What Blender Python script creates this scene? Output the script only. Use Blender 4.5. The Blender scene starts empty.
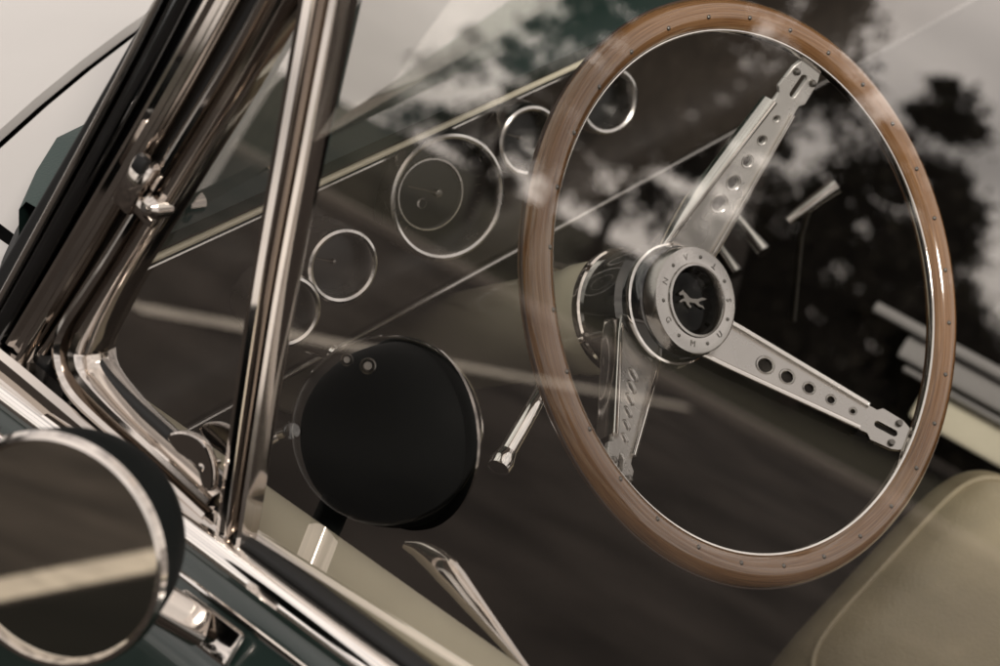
import bpy, bmesh, math, random
from mathutils import Vector as V, Matrix
random.seed(7)
S=bpy.context.scene
S.view_settings.view_transform='Standard'; S.view_settings.look='None'; S.view_settings.exposure=0

# ---------------------------------------------------------------- camera
d=V((.67,.45,-.57)).normalized()
R=V((.633,-.765,.148)); R=(R-d*R.dot(d)).normalized()
U=R.cross(d).normalized()
FPX=1900.0
WC=V((0,0,.95))
def raw(u,v): return d+R*((u-500)/FPX)+U*((333-v)/FPX)
C=WC-1.18*raw(739,298)
def at(u,v,t): return C+raw(u,v)*t
def proj(p):
    q=V(p)-C; z=q.dot(d); return (500+FPX*q.dot(R)/z,333-FPX*q.dot(U)/z,z)
def onp(u,v,p0,n):
    r=raw(u,v); return C+r*((V(p0)-C).dot(n)/r.dot(n))
cd=bpy.data.cameras.new("Camera"); cam=bpy.data.objects.new("Camera",cd); S.collection.objects.link(cam)
cam.matrix_world=Matrix(((R.x,U.x,-d.x,C.x),(R.y,U.y,-d.y,C.y),(R.z,U.z,-d.z,C.z),(0,0,0,1)))
cd.sensor_width=36; cd.lens=FPX/1000*36; cd.clip_start=.05; cd.clip_end=2000
cd.dof.use_dof=True; cd.dof.focus_distance=1.16; cd.dof.aperture_fstop=8
S.camera=cam

# ---------------------------------------------------------------- materials
def mat(name,col,rough=.5,metal=0,coat=0,var=.0,scale=20,bump=0,bscale=200,spec=.5,stretch=None,col2=None,rvar=0,attr=None):
    m=bpy.data.materials.new(name); m.use_nodes=True; nt=m.node_tree; b=nt.nodes["Principled BSDF"]
    b.inputs["Base Color"].default_value=(*col,1); b.inputs["Roughness"].default_value=rough
    b.inputs["Metallic"].default_value=metal; b.inputs["Coat Weight"].default_value=coat
    b.inputs["Coat Roughness"].default_value=.04; b.inputs["Specular IOR Level"].default_value=spec
    tc=nt.nodes.new("ShaderNodeTexCoord"); mp=nt.nodes.new("ShaderNodeMapping")
    if attr:
        at_=nt.nodes.new("ShaderNodeAttribute"); at_.attribute_name=attr; nt.links.new(at_.outputs["Vector"],mp.inputs[0])
    else: nt.links.new(tc.outputs["Object"],mp.inputs[0])
    if stretch: mp.inputs["Scale"].default_value=stretch
    if var or col2:
        n=nt.nodes.new("ShaderNodeTexNoise"); n.inputs["Scale"].default_value=scale; n.inputs["Detail"].default_value=6
        nt.links.new(mp.outputs[0],n.inputs["Vector"])
        r=nt.nodes.new("ShaderNodeValToRGB"); c2=col2 or tuple(c*(1-var) for c in col)
        r.color_ramp.elements[0].position=.35; r.color_ramp.elements[1].position=.65
        r.color_ramp.elements[0].color=(*c2,1); r.color_ramp.elements[1].color=(*col,1)
        nt.links.new(n.outputs[0],r.inputs[0]); nt.links.new(r.outputs[0],b.inputs["Base Color"])
    if rvar:
        n=nt.nodes.new("ShaderNodeTexNoise"); n.inputs["Scale"].default_value=35; n.inputs["Detail"].default_value=5
        nt.links.new(mp.outputs[0],n.inputs["Vector"])
        q=nt.nodes.new("ShaderNodeMapRange"); q.inputs[1].default_value=.35;q.inputs[2].default_value=.7
        q.inputs[3].default_value=rough; q.inputs[4].default_value=rough+rvar
        nt.links.new(n.outputs[0],q.inputs[0]); nt.links.new(q.outputs[0],b.inputs["Roughness"])
    if bump:
        n=nt.nodes.new("ShaderNodeTexNoise"); n.inputs["Scale"].default_value=bscale; n.inputs["Detail"].default_value=3
        nt.links.new(tc.outputs["Object"],n.inputs["Vector"])
        bp=nt.nodes.new("ShaderNodeBump"); bp.inputs["Strength"].default_value=bump; bp.inputs["Distance"].default_value=.001
        nt.links.new(n.outputs[0],bp.inputs["Height"]); nt.links.new(bp.outputs[0],b.inputs["Normal"])
    return m
CHROME=mat("chrome",(.84,.80,.76),.05,1,rvar=.06)
PCHROME=mat("mid_chrome",(.56,.515,.475),.06,1,rvar=.05)  # chrome toned darker and warmer than the plain one
CHROME2=mat("satin_metal",(.76,.73,.70),.20,1,rvar=.12)
POLISH=mat("polished_metal",(.76,.73,.69),.20,.9,rvar=.05)
SPOKE=mat("brushed_spoke_metal",(.60,.575,.545),.26,.65,rvar=.05,spec=.8)
RINGM=mat("ring_metal",(.50,.475,.45),.20,1,rvar=.1)
DCHROME=mat("dark_chrome",(.13,.135,.14),.07,1,rvar=.08)
COLLAR=mat("black_enamel",(.007,.010,.014),.10,.0,1.0,spec=.8)
GREY=mat("engraved_metal",(.20,.187,.172),.3,1)
DGREY=mat("dull_silver",(.24,.225,.205),.35,1)
GREEN=mat("green_paint",(.006,.013,.011),.25,0,.75,rvar=.1)
BACK=mat("housing_black_for_reflection",(.002,.003,.003),.6,0,0,spec=.05)
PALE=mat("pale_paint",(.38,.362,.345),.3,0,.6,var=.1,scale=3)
CREAM=mat("cream_paint",(.80,.735,.56),.36,0,.3,var=.10,scale=9)
LEATH=mat("cream_leather",(.37,.31,.20),.30,0,0,var=.22,scale=14,bump=.6,bscale=380)
RUBBER=mat("black_rubber",(.005,.005,.005),.5,spec=.3)
BLACK=mat("black_gloss",(.0015,.0015,.0015),.04,0,0,spec=.10)
PAD=mat("green_dash_pad",(.009,.024,.020),.50,0,0,bump=.2,bscale=500,spec=.3)
PANEL=mat("dash_panel",(.048,.038,.030),.40,.3,0,var=.3,scale=30)
CARPET=mat("dark_carpet",(.005,.004,.0035),.95,0,0,var=.4,scale=60,bump=.8,bscale=300,spec=.1)
WOOD=mat("varnished_wood",(.32,.172,.078),.12,0,1.0,col2=(.14,.064,.026),scale=9,stretch=(1,10,1),attr="grain")
WOODD=mat("wood_seam",(.05,.025,.015),.4)
ASPH=mat("asphalt",(.042,.036,.032),.95,0,0,var=.6,scale=1.1,bump=.5,bscale=60,spec=.05)
PATCH=mat("dark_patch_for_mirror",(.007,.007,.006),.95,0,0,var=.3,scale=2,spec=.03)
WHITE=mat("road_paint_or_mirror_band",(.50,.46,.40),.8,var=.35,scale=6,spec=.1)
BARK=mat("bark",(.05,.038,.03),.9,var=.4)
LEAF=mat("leaf",(.030,.026,.018),.9,var=.5,scale=2,spec=.1)
GRASS=mat("grass",(.04,.038,.026),.95,var=.4,scale=.6,spec=.06)
KERB=mat("kerb",(.28,.25,.22),.9,var=.2,spec=.1)
GFACE=mat("gauge_face",(.004,.004,.003),.3)
IVORY=mat("gauge_marks",(.08,.065,.05),.5)
MIRR=mat("mirror_glass",(.70,.65,.56),.015,1)
def glass(name,k,add,tint):
    m=bpy.data.materials.new(name); m.use_nodes=True; nt=m.node_tree; nt.nodes.clear()
    o=nt.nodes.new("ShaderNodeOutputMaterial"); mx=nt.nodes.new("ShaderNodeMixShader")
    t=nt.nodes.new("ShaderNodeBsdfTransparent"); t.inputs[0].default_value=(*tint,1)
    g=nt.nodes.new("ShaderNodeBsdfGlossy"); g.inputs["Roughness"].default_value=.0; g.inputs[0].default_value=(1,.955,.91,1)
    f=nt.nodes.new("ShaderNodeFresnel"); f.inputs[0].default_value=1.5
    ma=nt.nodes.new("ShaderNodeMath"); ma.operation='MULTIPLY_ADD'; ma.inputs[1].default_value=k; ma.inputs[2].default_value=add; ma.use_clamp=True
    nt.links.new(f.outputs[0],ma.inputs[0]); nt.links.new(ma.outputs[0],mx.inputs[0])
    nt.links.new(t.outputs[0],mx.inputs[1]); nt.links.new(g.outputs[0],mx.inputs[2]); nt.links.new(mx.outputs[0],o.inputs[0])
    return m
GLASS=glass("window_glass",2.0,.25,(.97,.97,.95))
WGLASS=glass("windshield_glass",1.0,.02,(.92,.95,.92))

# ---------------------------------------------------------------- helpers
def add(name,me,parent=None,m=None,label=None,smooth=35):
    me.name=name
    if m is not None and not me.materials: me.materials.append(m)
    if smooth:
        me.shade_smooth(); me.set_sharp_from_angle(angle=math.radians(smooth))
    o=bpy.data.objects.new(name,me); S.collection.objects.link(o)
    if parent: par(o,parent)
    if label: o["label"]=label
    return o
def par(o,p):
    o.parent=p
    if p.parent is None: o.matrix_parent_inverse=Matrix.Translation(p.location).inverted()
def empty(name,loc,label,cat,group=None):
    e=bpy.data.objects.new(name,None); S.collection.objects.link(e); e.location=loc; e.empty_display_size=.1
    e["label"]=label; e["category"]=cat
    if group: e["group"]=group
    return e
def mesh(vs,fs):
    me=bpy.data.meshes.new("m"); me.from_pydata([tuple(v) for v in vs],[],fs); me.update()
    bm=bmesh.new(); bm.from_mesh(me); bmesh.ops.recalc_face_normals(bm,faces=bm.faces); bm.to_mesh(me); bm.free()
    return me
def crom(P,k=8,closed=False):
    out=[]; n=len(P)
    rng=range(n) if closed else range(n-1)
    for i in rng:
        p0=P[(i-1)%n] if (closed or i>0) else P[0]*2-P[1]
        p1=P[i]; p2=P[(i+1)%n]; p3=P[(i+2)%n] if (closed or i+2<n) else P[-1]*2-P[-2]
        for j in range(k):
            t=j/k; out.append(.5*((2*p1)+(p2-p0)*t+(2*p0-5*p1+4*p2-p3)*t*t+(3*p1-p0-3*p2+p3)*t**3))
    if not closed: out.append(P[-1].copy())
    return out
def sweep(path,prof,N,closed=False,scale=None):
    vs=[];fs=[];n=len(path);k=len(prof)
    for i,p in enumerate(path):
        a=path[(i-1)%n] if (closed or i>0) else p; b_=path[(i+1)%n] if (closed or i<n-1) else p
        T=(b_-a).normalized(); Sd=T.cross(N).normalized(); NN=Sd.cross(T).normalized()
        s=scale(i/(n-1)) if scale else 1
        for (x,y) in prof: vs.append(p+Sd*x*s+NN*y*s)
    rng=range(n) if closed else range(n-1)
    for i in rng:
        for j in range(k):
            fs.append((i*k+j,i*k+(j+1)%k,((i+1)%n)*k+(j+1)%k,((i+1)%n)*k+j))
    if not closed: fs.append(tuple(range(k))); fs.append(tuple((n-1)*k+j for j in range(k)))
    return mesh(vs,fs)
def circ(r,k=16,sy=1): return [(r*math.cos(2*math.pi*i/k),r*sy*math.sin(2*math.pi*i/k)) for i in range(k)]
def bead(w,h,dep=.010,k=12):
    return [(w/2,-dep)]+[(w/2*math.cos(math.pi*i/k),h*math.sin(math.pi*i/k)) for i in range(k+1)]+[(-w/2,-dep)]
def rrect(w,h,r,k=4):
    o=[]
    for cx,cy,a0 in ((w/2-r,h/2-r,0),(-w/2+r,h/2-r,90),(-w/2+r,-h/2+r,180),(w/2-r,-h/2+r,270)):
        for i in range(k+1):
            a=math.radians(a0+90*i/k); o.append((cx+r*math.cos(a),cy+r*math.sin(a)))
    return o
def frame(ax):
    ax=ax.normalized(); t=V((0,0,1)) if abs(ax.z)<.9 else V((1,0,0))
    x=t.cross(ax).normalized(); return x,ax.cross(x).normalized(),ax
def lathe(o,ax,prof,seg=64):
    x,y,z=frame(ax); vs=[];fs=[];k=len(prof)
    for i in range(seg):
        a=2*math.pi*i/seg
        for r,h in prof: vs.append(o+(x*math.cos(a)+y*math.sin(a))*r+z*h)
    for i in range(seg):
        for j in range(k-1):
            fs.append((i*k+j,((i+1)%seg)*k+j,((i+1)%seg)*k+j+1,i*k+j+1))
    me=mesh(vs,fs); bm=bmesh.new(); bm.from_mesh(me); bmesh.ops.remove_doubles(bm,verts=bm.verts,dist=1e-6); bmesh.ops.recalc_face_normals(bm,faces=bm.faces); bm.to_mesh(me); bm.free(); return me
def tube(path,r,k=14,scale=None,sy=1):
    T=(path[-1]-path[0]).normalized(); N=frame(T)[0]
    return sweep(path,circ(r,k,sy),N,scale=scale)
def join(ms,mats=None):
    bm=bmesh.new(); out=bpy.data.meshes.new("j")
    used=[]
    for m in ms:
        me,mt=m if isinstance(m,tuple) else (m,None)
        n0=len(bm.faces); bm.from_mesh(me); bm.faces.ensure_lookup_table()
        if mt is not None:
            if mt not in used: used.append(mt)
            for f in bm.faces[n0:]: f.material_index=used.index(mt)
    bm.to_mesh(out); bm.free()
    for mt in used: out.materials.append(mt)
    return out
def box(c,sx,sy,sz,bev=.004,rot=None,seg=2):
    bm=bmesh.new(); bmesh.ops.create_cube(bm,size=1)
    bmesh.ops.scale(bm,vec=(sx,sy,sz),verts=bm.verts)
    if bev: bmesh.ops.bevel(bm,geom=bm.edges[:],offset=bev,segments=seg,affect='EDGES',profile=.5)
    M=Matrix.Translation(c)@(rot.to_4x4() if rot else Matrix())
    bm.transform(M); me=bpy.data.meshes.new("b"); bm.to_mesh(me); bm.free(); return me
def basis(x,y,z,o):
    return Matrix(((x.x,y.x,z.x,o.x),(x.y,y.y,z.y,o.y),(x.z,y.z,z.z,o.z),(0,0,0,1)))
def rot3(x,y,z): return Matrix(((x.x,y.x,z.x),(x.y,y.y,z.y),(x.z,y.z,z.z)))
def tomesh(cu):
    o=bpy.data.objects.new("t",cu); S.collection.objects.link(o); bpy.context.view_layer.update()
    me=bpy.data.meshes.new_from_object(o.evaluated_get(bpy.context.evaluated_depsgraph_get()))
    bpy.data.objects.remove(o); return me
def curvemesh(polys,ext,bev=0):
    cu=bpy.data.curves.new("c",'CURVE'); cu.dimensions='2D'; cu.fill_mode='BOTH'; cu.extrude=ext; cu.bevel_depth=bev; cu.bevel_resolution=1
    for P in polys:
        sp=cu.splines.new('POLY'); sp.points.add(len(P)-1); sp.use_cyclic_u=True
        for i,(x,y) in enumerate(P): sp.points[i].co=(x,y,0,1)
    return tomesh(cu)
def textmesh(t,size,ext):
    cu=bpy.data.curves.new("c",'FONT'); cu.body=t; cu.size=size; cu.extrude=ext; cu.align_x='CENTER'; cu.align_y='CENTER'
    return tomesh(cu)
def extr(sec,y0,y1,n=2):
    vs=[];fs=[];k=len(sec)
    for i in range(n):
        y=y0+(y1-y0)*i/(n-1)
        for (x,z) in sec: vs.append((x,y,z))
    for i in range(n-1):
        for j in range(k-1): fs.append((i*k+j,i*k+j+1,(i+1)*k+j+1,(i+1)*k+j))
    return mesh(vs,fs)

# ---------------------------------------------------------------- car
car=empty("car",(.36,0,0),"dark green open-top classic car with chrome trim, cream interior","car")
BX,BZ=-.352,.905
YN=-.055
wn=V((-.954,YN,.30)).normalized(); WP=V((BX,0.05,BZ))
def win(u,v,off=0): return onp(u,v,WP+wn*off,wn)

sec=[(-.362,.903),(-.372,.900),(-.385,.893),(-.400,.880),(-.411,.862),(-.419,.835),(-.425,.80),(-.433,.72),(-.44,.62),(-.44,.5),(-.43,.38),(-.40,.28)]
door=add("door",extr(sec,.262,-.95,30),car,GREEN,"dark green door with chrome belt moulding and cream inner top")
fender=add("fender",extr(sec,.268,2.2,30),car,GREEN)
add("belt_moulding",sweep([V((-.366,.262,.909)),V((-.366,-.95,.909))],[(-.008,-.006),(.008,-.006),(.008,0),(.005,.004),(.002,.0055),(-.002,.0055),(-.005,.004),(-.008,0)],V((-.3,0,1)).normalized()),door,CHROME)
add("chrome_ridge",sweep([V((-.384,.262,.8965)),V((-.384,-.95,.8965))],circ(.0020,10),V((0,0,1))),door,CHROME)
add("window_seal",sweep([V((-.351,.262,.903)),V((-.351,-.95,.903))],rrect(.011,.02,.004),V((0,0,1))),door,RUBBER)
inner=[(-.345,.900),(-.342,.909),(-.334,.913),(-.322,.912),(-.310,.907),(-.301,.897),(-.299,.880),(-.300,.868)]
add("inner_door_cap",extr(inner,.20,-.95,20),door,CREAM)
add("inner_door_panel",extr([(-.300,.868),(-.297,.862),(-.294,.84),(-.290,.7),(-.285,.5),(-.29,.33)],.24,-.95,8),door,CARPET)
hp=[at(404,545,1.045),at(422,553,1.04),at(446,572,1.03),at(474,606,1.02),at(500,638,1.01),at(535,682,1.0)]
add("inner_handle",sweep(crom(hp,8),circ(.0085,16,.5),-d,scale=lambda t:(.3+.7*math.sin(min(1,t*2.2)*math.pi/2))*(1-.75*max(0,t-.4)/.6)),door,PCHROME)

def strip(o0,o1,off=0.):
    pts=[(15,352,0),(78,250,.3),(168,100,.72),(225,0,1),(275,-92,1.25),(300,-140,1.35)]
    return crom([win(u+(o0+(o1-o0)*t),v,off) for u,v,t in pts],8)
pillar=add("windshield_pillar",sweep(strip(-3,-4,-.014),rrect(.062,.02,.004),wn),car,RUBBER,"windshield pillar with broad chrome strips and dark gaps")
def pst(name,o0,o1,w,h,m,off=0.,prof=None):
    add(name,sweep(strip(o0,o1,off),prof or bead(w,h),wn),pillar,m)
pst("drip_rail",-42,-64,.0050,.004,CHROME,.002)
pst("pillar_moulding",-25,-41,.0120,.0070,DCHROME,.0)
flute=[(.0100,-.01),(.0100,0),(.0090,.005),(.0070,.0078),(.0045,.0078),(.0025,.0050),(.000,.0025),(-.004,.0022),(-.0065,.0045),(-.0085,.0045),(-.0100,.002),(-.0100,-.01)]
pst("chrome_strip",5,1,0,0,PCHROME,.000,flute)
pst("chrome_strip",31,41,.0055,.0050,PCHROME,-.001)

vp=[(305,-45),(240,72),(186,160),(138,238),(97,305),(80,335),(76,355),(84,380),(112,412),(160,456),(214,506)]
vprof=[(-.010,-.008),(.010,-.008),(.010,.001),(.0085,.005),(.006,.0065),(.0040,.0050),(.003,-.001),(.0005,-.001),(-.001,.005),(-.004,.0090),(-.007,.0085),(-.009,.005),(-.010,.0)]
vent=add("vent_window",sweep(crom([win(u,v,.004) for u,v in vp],6),vprof,wn,scale=lambda t:1+.35*max(0,math.sin((t-.35)/.5*math.pi)) if .35<t<.85 else 1),car,PCHROME,"chrome framed triangular vent window with small latch")
add("vent_seal",sweep(crom([win(u+17,v+2 if v<330 else v-15,-.003) for u,v in vp],6),rrect(.008,.010,.003),wn),vent,RUBBER)
gp=[win(u+6,v-4,-.001) for u,v in vp]+[win(232,500,-.001),win(268,300,-.001),win(322,-40,-.001)]
me=mesh(gp,[tuple(range(len(gp)))])
if me.polygons[0].normal.dot(wn)<0: me.flip_normals()
add("vent_glass",me,vent,GLASS,smooth=0)
zz=(win(190,130)-win(120,250)).normalized(); xx=wn.cross(zz).normalized()
add("vent_pivot",join([(box(win(137,184,.012),.015,.010,.032,.003,rot3(xx,wn,zz)),PCHROME),
  (box(win(141,164,.018),.008,.006,.010,.002,rot3(xx,wn,zz)),RUBBER),
  (box(win(146,212,.012),.018,.006,.009,.002,rot3(xx,wn,zz)),PCHROME),
  (lathe(win(152,208,.016),wn,[(0,.005),(.004,.0045),(.0062,.002),(.0062,-.010)],24),PCHROME),
  (lathe(win(152,208,.016),wn,[(.0018,.0051),(.0018,.0062),(0,.0063)],12),GREY)]),vent)
yl=V((0,0,1)); yl=(yl-wn*yl.dot(wn)).normalized(); xl=yl.cross(wn).normalized(); o_=win(198,462,.012)
tab=crom([V(((win(u,v,.012)-o_).dot(xl),(win(u,v,.012)-o_).dot(yl),0)) for u,v in [(172,436),(186,433),(202,440),(211,454),(215,472),(213,488),(206,484),(202,470),(192,458),(178,448)]],5,closed=True)
tm=curvemesh([[(p.x,p.y) for p in tab]],.0012,.0012); tm.transform(basis(xl,yl,wn,o_))
add("vent_latch",join([(tm,PCHROME),(lathe(win(205,466,.011),wn,[(0,.0045),(.0018,.004),(.0024,.003),(.0024,-.010)],20),PCHROME)]),vent)
dp=[win(228,566,.003),win(237,500,.003),win(267,300,.003),win(296,140,.003),win(322,0,.003),win(344,-120,.003)]
g3=[(-.010,-.010),(.010,-.010),(.010,.000),(.0092,.004),(.0075,.0055),(.0060,.003),(.0050,-.002),(.0030,-.002),(.0020,.003),(-.000,.0070),(-.003,.0080),(-.006,.0070),(-.0085,.003),(-.010,.0)]
add("division_post",sweep(crom(dp,8),g3,wn,scale=lambda t:.90+.40*t),vent,PCHROME)
add("vent_sill",sweep([win(-40,330,.004),win(22,380,.004),win(120,462,.004),win(226,548,.004)],[(-.010,-.006),(.010,-.006),(.010,.002),(.006,.006),(.003,.002),(-.001,.002),(-.004,.008),(-.007,.008),(-.010,.004)],wn),vent,PCHROME)

def wpt(y,z): return V((BX+((z-BZ)*.30+(y-.05)*YN)/.954,y,z))
tb=win(240,545); tt=win(340,-100)
q=[wpt(tb.y,BZ-.01),wpt(-.95,BZ-.01),wpt(-.85,1.36),wpt(tt.y-.01,1.36)]
me=mesh(q,[(0,1,2,3)])
if me.polygons[0].normal.dot(wn)<0: me.flip_normals()
add("side_window",me,car,GLASS,smooth=0)

# cowl, hood
def fy(x): return .468+.38*(x+.2)-.36*max(0,x+.2)**2
def fz(x): return .905+.03*math.sin(math.pi*min(1,max(0,(x+.262)/1.25)))
def wb(x): return .285+.255*math.sin(math.pi*min(1,max(0,(x+.335)/1.39)))**.75
nx=24
cv=[];cf=[]
for i in range(nx):
    x=-.258+1.24*i/(nx-1)
    yb=min(wb(x)-.01,fy(x)-.04)
    cv+=[(x,yb,fz(x)-.004),(x,(yb+fy(x))/2,fz(x)-.001),(x,fy(x)-.010,fz(x)),(x,fy(x)-.008,fz(x)-.006)]
for i in range(nx-1):
    for j in range(3): cf.append((i*4+j,i*4+j+1,i*4+j+5,i*4+j+4))
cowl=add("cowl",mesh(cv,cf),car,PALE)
hv=[];ny=14
for i in range(nx):
    x=-.258+1.24*i/(nx-1)
    hv.append((x,fy(x),fz(x)-.006))
    for j in range(ny): hv.append((x,fy(x)+.002+1.2*j/(ny-1),fz(x)+.001-.05*(j/(ny-1))**2))
ny+=1
add("hood",mesh(hv,[(i*ny+j,i*ny+j+1,(i+1)*ny+j+1,(i+1)*ny+j) for j in range(ny-1) for i in range(nx-1)]),car,PALE,"pale glossy hood panel")  # paleness lies in the base colour
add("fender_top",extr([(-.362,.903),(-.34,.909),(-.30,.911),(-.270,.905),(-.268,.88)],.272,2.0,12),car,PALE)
add("engine_bay_gap",box(V((.36,1.1,.84)),1.3,1.6,.03,0),car,RUBBER)

wv=[];nu=24;nv=6
for j in range(nv):
    for i in range(nu):
        s=i/(nu-1); x=-.335+1.39*s; y=wb(x); t=j/(nv-1)
        wv.append((x+(.36-x)*.14*t,y-.42*t,.925+.44*t))
add("windshield",mesh(wv,[(j*nu+i,j*nu+i+1,(j+1)*nu+i+1,(j+1)*nu+i) for j in range(nv-1) for i in range(nu-1)]),car,WGLASS)
add("windshield_gasket",sweep([V((x,wb(x),.930)) for x in [-.325+1.36*i/60 for i in range(61)]],circ(.007,10),V((0,0,1))),car,RUBBER)

# dashboard
dn=V((0,-.96,.28)).normalized(); DP=V((0,.25,.90))
def dash(u,v,off=0): return onp(u,v,DP+dn*off,dn)
def ext_x(sec,x0,x1,n=12,clip=False):
    vs=[];fs=[];k=len(sec)
    for i in range(n):
        x=x0+(x1-x0)*i/(n-1)
        for y,z in sec: vs.append((x,min(y,wb(x)-.008) if clip else y,z))
    for i in range(n-1):
        for j in range(k-1): fs.append((i*k+j,i*k+j+1,(i+1)*k+j+1,(i+1)*k+j))
    return mesh(vs,fs)
dashb=add("dashboard",ext_x([(.30,.775),(.262,.785),(.250,.80),(.248,.815),(.258,.835),(.272,.86),(.272,.94)],-.30,1.02),car,PANEL,"dashboard with round chrome ringed gauges and dark green pad")
add("dash_pad",ext_x([(.272,.94),(.268,.952),(.250,.958),(.240,.966),(.238,.976),(.246,.985),(.262,.989),(.30,.987),(.36,.978),(.44,.960),(.50,.945),(.56,.932)],-.31,1.03,40,True),dashb,PAD)
add("pad_trim",tube([V((-.30,.2395,.962)),V((1.02,.2395,.962))],.0022,10),dashb,CREAM)
add("lower_trim",tube([V((-.30,.2455,.808)),V((1.02,.2455,.808))],.0020,10),dashb,RINGM)
add("cluster_trim",tube([V((-.30,.2705,.928)),V((1.02,.2705,.928))],.0016,8),dashb,CHROME2)
gn=V((-.34,-.88,.34)).normalized()
gauges=[(340,265,.0235),(445,196,.043),(527,140,.024),(606,100,.024),(284,310,.022)]
for gi,(u,v,r) in enumerate(gauges):
    c=dash(u,v,.008); ms=[(lathe(c,gn,[(r-.0032,-.016),(r-.0030,.002),(r-.0018,.0048),(r,.0058),(r+.0018,.0048),(r+.0030,.002),(r+.0032,-.03)],64),CHROME2),
        (lathe(c,gn,[(0,-.012),(r-.0031,-.012)],48),GFACE)]
    x,y,z=frame(gn)
    nt_=26 if r>.04 else 9
    for i in range(nt_):
        a=math.radians(-130+260*i/(nt_-1)); dr=(y*math.cos(a)+x*math.sin(a))
        L=r*(.06 if i%3 else .1)
        ms.append((box(c+dr*(r*.82-L/2)+gn*-.0115,.0005,L,.0004,0,rot3(dr.cross(gn),dr,gn)),IVORY))
    a=math.radians(-70); dr=(y*math.cos(a)+x*math.sin(a))
    ms.append((box(c+dr*r*.3+gn*-.009,.0008,r*.6,.0006,0,rot3(dr.cross(gn),dr,gn)),IVORY))
    if r>.04:
        ci=c-x*.006
        ms.append((lathe(ci,gn,[(r*.56,-.012),(r*.575,-.0095),(r*.60,-.0095),(r*.615,-.012)],48),CHROME2))
        ms.append((lathe(c-x*.012-y*.006,gn,[(.0028,-.012),(.0032,-.0105),(.0040,-.012)],20),CHROME2))
    ms.append((lathe(c,gn,[(0,-.008),(r*.06,-.0085),(r*.08,-.012)],20),GREY))
    add("gauge",join(ms),dashb)
for (u,v) in ((560,268),(318,350)):
    c=dash(u,v,.006); add("dash_knob",lathe(c,dn,[(0,.018),(.006,.017),(.007,.015),(.006,.010),(.004,.008),(.004,-.01)],24),dashb,CHROME)

# steering
n=V((-.12,-.77,.63)).normalized()
W2=at(756,290,1.18)
e1=V((1,0,0)); e1=(e1-n*e1.dot(n)).normalized(); e2=n.cross(e1).normalized()
RW=.1735
def ringof(r,h,k=160): return [W2+(e1*math.cos(2*math.pi*i/k)+e2*math.sin(2*math.pi*i/k))*r+n*h for i in range(k)]
wm_=sweep(ringof(RW,0),circ(.0104,28,.94),n,closed=True)
atr=wm_.attributes.new("grain",'FLOAT_VECTOR','POINT')
for i in range(160):
    for j in range(28):
        atr.data[i*28+j].vector=(i/160*6.283*.5,math.cos(j/28*6.283)*.5,math.sin(j/28*6.283)*.5)
wheel=add("steering_wheel",wm_,car,WOOD,"wood rimmed three spoke steering wheel with drilled metal spokes")
add("rim_band",join([(sweep(ringof(RW-.0094,0),rrect(.0036,.0056,.001),n,closed=True),CHROME),(sweep(ringof(RW+.0100,0),rrect(.0022,.0028,.0006),n,closed=True),WOODD)]),wheel)
def copies(name,me,locs,parent,m):
    me.name=name; me.materials.append(m); me.shade_smooth()
    for L in locs:
        o=bpy.data.objects.new(name,me); S.collection.objects.link(o); o.parent=parent; o.location=L
rl=[]
for i in range(30):
    a=2*math.pi*(i+.5)/30; rl.append(W2+(e1*math.cos(a)+e2*math.sin(a))*(RW-.003)+n*.0092)
copies("rivet",lathe(V((0,0,0)),n,[(0,.0011),(.0011,.0008),(.0016,0),(.0016,-.001)],12),rl,wheel,GREY)
HD=.055
SP=[(818,55),(908,437),(617,486)]
for si,(u,v) in enumerate(SP):
    q=onp(u,v,W2,n)-W2; a=math.atan2(q.dot(e2),q.dot(e1))
    dr=e1*math.cos(a)+e2*math.sin(a)
    dz=(.036,.030,.042)[si]
    A=W2+dr*.020-n*(HD+dz); B=W2+dr*(RW-.008)-n*.004; L=(B-A).length; x=(B-A).normalized(); y=n.cross(x).normalized(); z=x.cross(y)
    wr=(.0190,.0165,.0215)[si]
    out=[(0,-wr),(L*.22,-wr*.95),(L*.80,-.0092),(L*.84,-.0088),(L*.86,-.0120),(L*.95,-.011),(L,-.0075),(L,.0075),(L*.95,.011),(L*.86,.0120),(L*.84,.0088),(L*.80,.0092),(L*.22,wr*.95),(0,wr)]
    polys=[out]
    nh=5 if si!=2 else 6; h0=.36 if si!=2 else .34; hs=.098 if si!=2 else .082
    hr=lambda h:(.0056-.0008*h) if si!=2 else (.0046-.0003*h)
    for h in range(nh):
        cx=L*(h0+hs*h); rr=hr(h)
        polys.append([(cx+rr*math.cos(2*math.pi*i/24),rr*math.sin(2*math.pi*i/24)) for i in range(24)])
    cx=L*.90; polys.append([(cx+(.006 if math.cos(t)>0 else -.006)+.0030*math.cos(t),.0030*math.sin(t)) for t in [2*math.pi*(i+.5)/20 for i in range(20)]])
    pm=curvemesh(polys,.0012,.0007); pm.transform(basis(x,y,z,A))
    parts=[(pm,(SPOKE,RINGM,SPOKE)[si])]
    for h in range(nh):
        cx=L*(h0+hs*h); rr=hr(h)
        parts.append((lathe(A+x*cx+z*.0019,z,[(rr*1.0,-.003),(rr*1.02,.0003),(rr*1.12,.0006),(rr*1.22,.0)],24),RINGM))
    for sgn in (1,-1):
        hh=.016
        fl=[A+x*(L*.02)+y*(wr-.0005)*sgn-z*(hh/2-.0055),A+x*(L*.22)+y*(wr*.95-.0007)*sgn-z*(hh/2-.0055),A+x*(L*.80)+y*.0090*sgn-z*(hh/2-.0045)]
        parts.append((sweep(fl,rrect(.0044,hh,.0020),z),CHROME))
    for dy in (-.0078,.0078):
        parts.append((lathe(B-x*.010+y*dy+z*.002,z,[(0,.003),(.002,.0025),(.0026,0)],14),GREY))
    add("spoke",join(parts),wheel)
H=W2-n*HD
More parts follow.
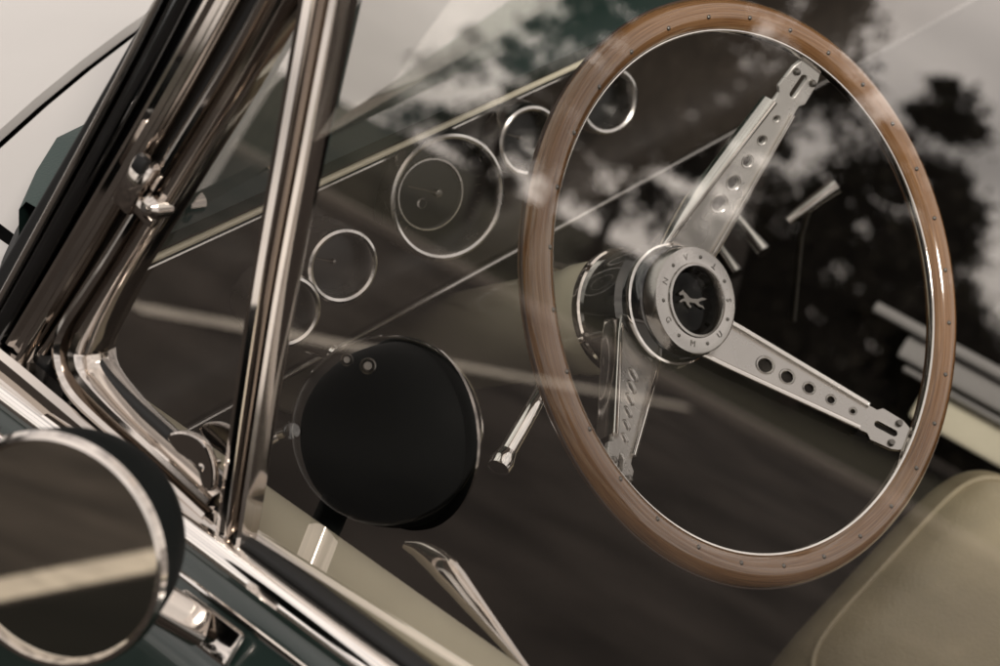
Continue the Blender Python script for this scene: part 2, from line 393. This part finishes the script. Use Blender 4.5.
add("hub",join([(lathe(H,n,[(.0,-.010),(.034,-.010),(.037,-.012),(.0385,-.016),(.0385,-.028),(.0425,-.031),(.0425,-.072),(.038,-.080),(.0,-.080)],72),COLLAR),
  (lathe(H,n,[(.0386,-.019),(.0400,-.0195),(.0404,-.021),(.0400,-.0225),(.0386,-.023)],72),CHROME),
  (lathe(H,n,[(.0425,-.066),(.0440,-.067),(.0443,-.070),(.0437,-.073),(.0415,-.0735)],72),CHROME)]),wheel)
x_=(R-n*R.dot(n)).normalized(); x_=(x_-(n.cross(x_))*.10).normalized(); y_=n.cross(x_).normalized()
add("horn_button",join([(lathe(H,n,[(.036,-.010),(.0358,-.002),(.0346,.0005),(.0332,.001),(.0245,.001),(.0240,.0022),(.0225,.0026),(.0215,.001),(.0212,-.004)],96),RINGM),
   (lathe(H,n,[(.0212,-.004),(.019,-.0065),(.012,-.0065),(.0,-.0055)],72),BLACK)]),wheel,None,"round horn button with raised letters and running horse emblem")
horse=[(-1.05,.30),(-1.0,.40),(-.86,.50),(-.76,.60),(-.70,.52),(-.52,.46),(-.36,.34),(-.12,.20),(.15,.17),(.38,.22),(.55,.24),(.72,.30),(.98,.42),(1.30,.40),(1.12,.30),(.92,.24),(.72,.12),(.66,.0),(.84,-.10),(1.08,-.13),(1.20,-.26),(1.10,-.25),(1.0,-.20),(.74,-.20),(.52,-.10),(.36,-.04),(.10,-.06),(-.16,-.08),(-.16,-.20),(.04,-.34),(-.02,-.44),(-.10,-.40),(-.32,-.26),(-.42,-.10),(-.68,-.10),(-.88,-.24),(-.98,-.22),(-.90,-.12),(-.72,.0),(-.56,.06),(-.62,.20),(-.72,.32),(-.86,.28),(-.95,.24)]
hm=curvemesh([[(a*.0098,b*.0098) for a,b in horse]],.0005,.0004); hm.transform(basis(x_,y_,n,H-n*.0052))
add("horse_emblem",hm,wheel,DGREY)
ls=[]
for i,ch in enumerate("MUSTANG"):
    a=math.radians(268+360/7*i); dr=x_*math.cos(a)+y_*math.sin(a)
    m=textmesh(ch,.0058,.0002); up=-dr; m.transform(basis(up.cross(n),up,n,H+dr*.0288+n*.0011)); ls.append(m)
add("horn_button_lettering",join(ls),wheel,GREY)
sl_=[]
for i in range(7):
    a=math.radians(268+360/7*(i+.5)); dr=x_*math.cos(a)+y_*math.sin(a); sl_.append(H+dr*.0288+n*.0008)
copies("screw",lathe(V((0,0,0)),n,[(0,.0010),(.0010,.0008),(.0014,0)],12),sl_,wheel,GREY)
col=add("steering_column",join([(lathe(H-n*.081,-n,[(.0,0),(.037,0),(.039,.003),(.039,.03),(.037,.034),(.037,.42),(0,.42)],64),CREAM)]),car,CREAM,"cream painted steering column")
tip=at(502,462,1.13)
lv=[at(562,325,1.36),at(556,350,1.28),at(540,394,1.172),tip]
add("turn_signal_lever",join([(sweep(crom(lv,8),circ(.0050,16),-d,scale=lambda t:.62+.5*t),CHROME),(lathe(tip,(lv[3]-lv[2]).normalized(),[(.0054,-.010),(.0066,-.004),(.0078,.001),(.0068,.006),(.003,.008),(0,.0085)],28),CHROME)]),col)

# door mirror (outside) and its place
mn=V((-.90,-.30,.33)).normalized()
def virt(p): return p-2*((p-WP).dot(wn))*wn
best=None
for k in range(90):
    t=.76+.16*k/89; m_=at(57,549,t); e=abs(proj(virt(m_))[0]-407)
    if best is None or e<best[0]: best=(e,t,m_)
M=best[2]; pv=proj(virt(M)); mr=124/FPX*best[1]/1.03
D1=mr*1.16
bowl=[(0,-D1)]+[(mr*.985*math.sin(a)**.85,-.004-(D1-.004)*math.cos(a)) for a in [math.radians(x) for x in (5,10,18,28,40,50,60,70,80,90)]]+[(mr*1.01,-.003),(mr*1.031,-.001),(mr*1.033,.0022)]  # deep bowl shaped and blackened to block the road reflection in the glass
mir=add("door_mirror",join([(lathe(M,mn,bowl,96),BACK),(lathe(M,mn,[(mr*1.033,.0022),(mr*1.01,.0056),(mr*.97,.0060),(mr*.945,.0032),(mr*.94,.0015)],96),PCHROME)]),car,None,"round chrome rimmed door mirror on a short stem")
add("mirror_glass",lathe(M,mn,[(0,.0017),(mr*.94,.0017)],72),mir,MIRR)
s0=M-mn*.030-V((0,0,.035)); s1=onp(205,628,V((-.405,0,.88)),V((-.8,0,.6)).normalized())
sm=s0*.45+s1*.55+V((0,0,.006))
add("mirror_stem",join([(sweep(crom([s0,sm],8),rrect(.018,.012,.005),V((-.5,0,.9)).normalized()),BACK),(sweep(crom([sm,s1+V((-.004,0,.004))],8),rrect(.021,.013,.005),V((-.5,0,.9)).normalized()),PCHROME),
  (box(s1,.045,.020,.006,.0025,rot3(V((0,-1,0)),V((.6,0,.8)),V((-.8,0,.6)))),PCHROME)]),mir)

# added disc standing in for the door mirror's reflection in the window
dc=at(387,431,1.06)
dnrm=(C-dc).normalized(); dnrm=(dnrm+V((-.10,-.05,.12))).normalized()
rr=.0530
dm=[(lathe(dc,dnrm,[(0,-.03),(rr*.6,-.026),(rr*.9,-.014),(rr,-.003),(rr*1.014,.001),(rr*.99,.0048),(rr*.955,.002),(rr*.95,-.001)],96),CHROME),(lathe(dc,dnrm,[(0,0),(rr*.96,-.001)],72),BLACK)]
disc=add("mirror_reflection_disc",join(dm),car,None,"added black disc with thin chrome rim imitating the door mirror reflected in the window")
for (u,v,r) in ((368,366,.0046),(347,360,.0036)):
    p=onp(u,v,dc,dnrm); add("glint_stud",lathe(p,dnrm,[(0,.002),(r*.5,.0022),(r*.7,.0012),(r*.85,.0026),(r,.0020),(r*1.05,-.002)],28),disc,GREY)  # studs added to imitate two small glints
ap=dc-R*.051; add("disc_arm",join([(tube([ap,ap-R*.010-U*.003+d*.01,at(255,450,1.07)],.004,12),PCHROME),(lathe(ap-R*.002,(C-ap).normalized(),[(0,.007),(.0045,.006),(.0055,.003),(.0055,-.006)],20),DCHROME)]),disc)  # arm added to hold the reflection disc

gl=at(810,204,1.6); ga=(at(836,184,1.6)-at(790,218,1.6)).normalized()
add("gear_lever",join([(tube([gl-ga*.024,gl-ga*.008,gl+ga*.016,gl+ga*.027],.0065,14,scale=lambda t:.6+.5*t),CHROME),(tube([gl,at(800,235,1.62),at(792,320,1.72)],.0030,12),GREY)]),car)
for (a,b_) in (((712,238),(736,274)),((732,212),(764,252))):
    p,q=at(*a,1.62),at(*b_,1.6); add("console_lever",tube([p,(p+q)/2,q],.0055,12,scale=lambda t:.8+.4*t),car,CHROME)

add("floor",mesh([(-.29,-1.0,.14),(1.02,-1.0,.14),(1.02,.75,.14),(-.29,.75,.14)],[(0,1,2,3)]),car,CARPET)
add("firewall",mesh([(-.30,.62,.14),(1.03,.62,.14),(1.03,.50,.90),(-.30,.50,.90)],[(0,1,2,3)]),car,CARPET)
tn=[(.22,.15),(.25,.42),(.30,.48),(.36,.50),(.42,.48),(.47,.42),(.50,.15)]
add("transmission_tunnel",extr(tn,.62,-1,4),car,CARPET)
far=add("passenger_door",extr([(1.03,.15),(1.02,.5),(1.03,.7),(1.04,.88),(1.06,.905),(1.10,.90),(1.15,.8),(1.16,.5),(1.12,.28)],.5,-.95,6),car,CARPET,"far door with bright sill trims and cream panel")
def farstrip(name,v,w,m,h=.004,back=.12):
    p=onp(975,v,V((1.0,0,0)),V((1,0,0)))
    add(name,sweep([V((1.0,min(.5,p.y+back),p.z)),V((1.0,-.9,p.z))],bead(w,h),V((-.75,0,.66)).normalized()),far,m)
farstrip("sill_trim",360,.014,PALE,.006,.14); farstrip("sill_plate",384,.030,PALE,.004,.10); farstrip("sill_trim",407,.008,PALE,.004,.10); farstrip("inner_panel",432,.044,CREAM,.004,.08)  # pale colour stands in for bright reflections on the chrome sill trims

# seat
sc_=at(975,690,1.5); Lx=(at(1000,505,1.52)-at(850,672,1.44)).normalized(); toC=(C-sc_).normalized()
Ly=(R-Lx*R.dot(Lx)); Ly=(Ly-toC*Ly.dot(toC)*.4).normalized(); Ly=(Ly-Lx*Ly.dot(Lx)).normalized(); Lz=Lx.cross(Ly)
if Lz.dot(toC)<0: Lz=-Lz
def ff(t,e): return math.copysign(abs(t)**e,t)
def superq(c,X,Y,Z,a,b_,h,e=.34,k1=72,k2=44):
    vs=[];fs=[]
    for j in range(k2+1):
        ph=-math.pi/2+math.pi*j/k2
        for i in range(k1):
            th=2*math.pi*i/k1
            vs.append(c+X*a*ff(math.cos(ph),.66)*ff(math.cos(th),e)+Y*b_*ff(math.cos(ph),.66)*ff(math.sin(th),e)+Z*h*ff(math.sin(ph),.9))
    for j in range(k2):
        for i in range(k1): fs.append((j*k1+i,j*k1+(i+1)%k1,(j+1)*k1+(i+1)%k1,(j+1)*k1+i))
    me=mesh(vs,fs); bm=bmesh.new(); bm.from_mesh(me); bmesh.ops.remove_doubles(bm,verts=bm.verts,dist=1e-5); bmesh.ops.recalc_face_normals(bm,faces=bm.faces); bm.to_mesh(me); bm.free(); return me
seat=add("seat",superq(sc_,Lx,Ly,Lz,.155,.130,.115),car,LEATH,"olive cream leather seat with rolled edge and piping",smooth=80)
pp=[]
ph=math.radians(44)
for i in range(140):
    th=2*math.pi*i/140
    pp.append(sc_+Lx*.155*ff(math.cos(ph),.66)*ff(math.cos(th),.34)+Ly*.130*ff(math.cos(ph),.66)*ff(math.sin(th),.34)+Lz*(.115*ff(math.sin(ph),.9)+.001))
add("piping",sweep(pp,circ(.0026,10),Lz,closed=True),seat,LEATH)

# ---------------------------------------------------------------- setting
def setting(name,me,m):
    o=add(name,me,None,m,smooth=0); o["kind"]="structure"; return o
setting("ground",mesh([(-600,-600,0),(600,-600,0),(600,600,0),(-600,600,0)],[(0,1,2,3)]),ASPH)
def refl(u,v):
    r=raw(u,v).normalized(); p=onp(u,v,WP,wn); return p,(r-2*r.dot(wn)*wn)
def gref(u,v):
    p,r=refl(u,v); t=-p.z/r.z; return p+r*t
def mref(u,v):
    r=raw(u,v).normalized(); p=onp(u,v,M,mn); r=r-2*r.dot(mn)*mn
    t=min(80,-p.z/r.z) if r.z<-.001 else 80
    q=p+r*t; return V((q.x,q.y,0))
def band(name,pq,m,z):
    P=[mref(*p) for p in pq]
    setting(name,mesh([V((p.x,p.y,z)) for p in P],[(0,1,2,3)]),m)
band("road_marking_or_mirror_band",[(-30,585),(180,545),(180,566),(-30,608)],WHITE,.004)  # invented pale stripe, placed to give the door mirror its cream band
band("mirror_dark_patch",[(-30,612),(180,570),(180,690),(-30,690)],PATCH,.004)  # invented dark patch, placed to blacken the lower part of the door mirror
a=gref(130,308); b_=gref(688,408)
dd=(b_-a).normalized(); dd.z=0; sd=V((-dd.y,dd.x,0))*.06
setting("road_marking_or_mirror_band",mesh([V((a.x,a.y,.008))-sd,V((b_.x,b_.y,.008))-sd,V((b_.x,b_.y,.008))+sd,V((a.x,a.y,.008))+sd],[(0,1,2,3)]),WHITE)
setting("grass_verge",mesh([(-300,-200,.12),(-19,-200,.12),(-19,200,.12),(-300,200,.12)],[(0,1,2,3)]),GRASS)
setting("kerb",box(V((-18.9,0,.06)),.2,400,.13,.02),KERB)

def crownmesh(h,w,base,nl,seed,droop):
    rnd=random.Random(seed); vs=[];fs=[]
    cl=[]
    for i in range(70):
        t=rnd.random()**.8; z=base+(h-base)*t; rad=w*(1-t)**.6*(.3+.85*rnd.random()); a=rnd.random()*6.283
        cl.append((V((rad*math.cos(a),rad*math.sin(a),z-droop*rad)),.10+.30*rnd.random()*(1-.5*t)))
    for i in range(nl):
        c,s=cl[rnd.randrange(len(cl))]
        p=c+V((rnd.gauss(0,s),rnd.gauss(0,s),rnd.gauss(0,s*.5)))
        a=V((rnd.gauss(0,1),rnd.gauss(0,1),rnd.gauss(0,1))).normalized(); b2=a.orthogonal().normalized()
        z=.035+.07*rnd.random(); k=len(vs)
        vs+=[p-a*z,p+b2*z*.5,p+a*z,p-b2*z*.5]; fs.append((k,k+1,k+2,k+3))
    me=bpy.data.meshes.new("crown"); me.from_pydata([tuple(v) for v in vs],[],fs); me.materials.append(LEAF); return me
def trunkmesh(h,r,seed):
    rnd=random.Random(seed); ms=[]
    p=[V((rnd.gauss(0,.04)*i,rnd.gauss(0,.04)*i,h*.85*i/5)) for i in range(6)]
    ms.append(tube(crom(p,4),r,10,scale=lambda t:1.1-.95*t))
    for i in range(9):
        z=h*(.22+.06*i); a=rnd.random()*6.28; L=h*.22*(1-i*.06); q0=V((0,0,z)); q1=V((L*math.cos(a),L*math.sin(a),z+L*.35))
        ms.append(tube([q0,(q0+q1)/2+V((0,0,.05)),q1],r*.35,6,scale=lambda t:1-.8*t))
    return join([(m,BARK) for m in ms])
TR=[(845,26,5.0,1.5,.6),(778,30,3.5,1.1,.4),(915,29,4.0,1.2,.4),(655,25,6.0,2.0,2.6),(575,29,5.2,1.4,1.4),(965,32,3.0,1.6,.2),(1010,34,2.4,2.0,.2),(720,36,2.8,1.6,.2),(1080,30,3.0,2.0,.3),(430,36,6.8,2.2,1.0),(505,33,7.2,2.0,1.6)]  # last entry is added to darken the window reflection over the dash
for i,(u,dist,h,w,bs) in enumerate(TR):
    p,r=refl(u,290); r.z=0; r.normalize(); g=p+r*dist; g.z=.12
    t=empty("tree",g,"dark leafy roadside tree with ragged crown on the grass verge","tree","trees along the verge")
    for nm,m in (("trunk",trunkmesh(h,.05+.012*h,i)),("crown",crownmesh(h,w,bs,int(5200+h*1000),i+20,.25))):
        m.name=nm; o=bpy.data.objects.new(nm,m); S.collection.objects.link(o); o.parent=t

# ---------------------------------------------------------------- light
w=bpy.data.worlds.new("World"); S.world=w; w.use_nodes=True; nt=w.node_tree; bg=nt.nodes["Background"]; bg.inputs[1].default_value=.15
sky=nt.nodes.new("ShaderNodeTexSky"); sky.sky_type='NISHITA'; sky.sun_disc=False; sky.sun_elevation=math.radians(42); sky.sun_rotation=math.radians(215)
tc=nt.nodes.new("ShaderNodeTexCoord"); mp=nt.nodes.new("ShaderNodeMapping"); mp.inputs["Scale"].default_value=(1,1,3.6)
nz=nt.nodes.new("ShaderNodeTexNoise"); nz.inputs["Scale"].default_value=3.6; nz.inputs["Detail"].default_value=6; nz.inputs["Roughness"].default_value=.45
rp=nt.nodes.new("ShaderNodeValToRGB"); rp.color_ramp.elements[0].position=.32; rp.color_ramp.elements[0].color=(4.2,3.85,3.6,1); rp.color_ramp.elements[1].position=.68; rp.color_ramp.elements[1].color=(11.5,10.6,9.9,1)
mx=nt.nodes.new("ShaderNodeMix"); mx.data_type='RGBA'; mx.inputs[0].default_value=.92
nt.links.new(tc.outputs["Generated"],mp.inputs[0]); nt.links.new(mp.outputs[0],nz.inputs["Vector"]); nt.links.new(nz.outputs[0],rp.inputs[0])
nt.links.new(sky.outputs[0],mx.inputs[6]); nt.links.new(rp.outputs[0],mx.inputs[7]); nt.links.new(mx.outputs[2],bg.inputs[0])
sl=bpy.data.lights.new("Sun",'SUN'); sl.energy=2.8; sl.angle=math.radians(10); sl.color=(1,.94,.87)
so=bpy.data.objects.new("Sun",sl); S.collection.objects.link(so)
az=math.radians(215); el=math.radians(42); dirv=V((math.sin(az)*math.cos(el),math.cos(az)*math.cos(el),math.sin(el)))
so.rotation_euler=dirv.to_track_quat('Z','Y').to_euler()
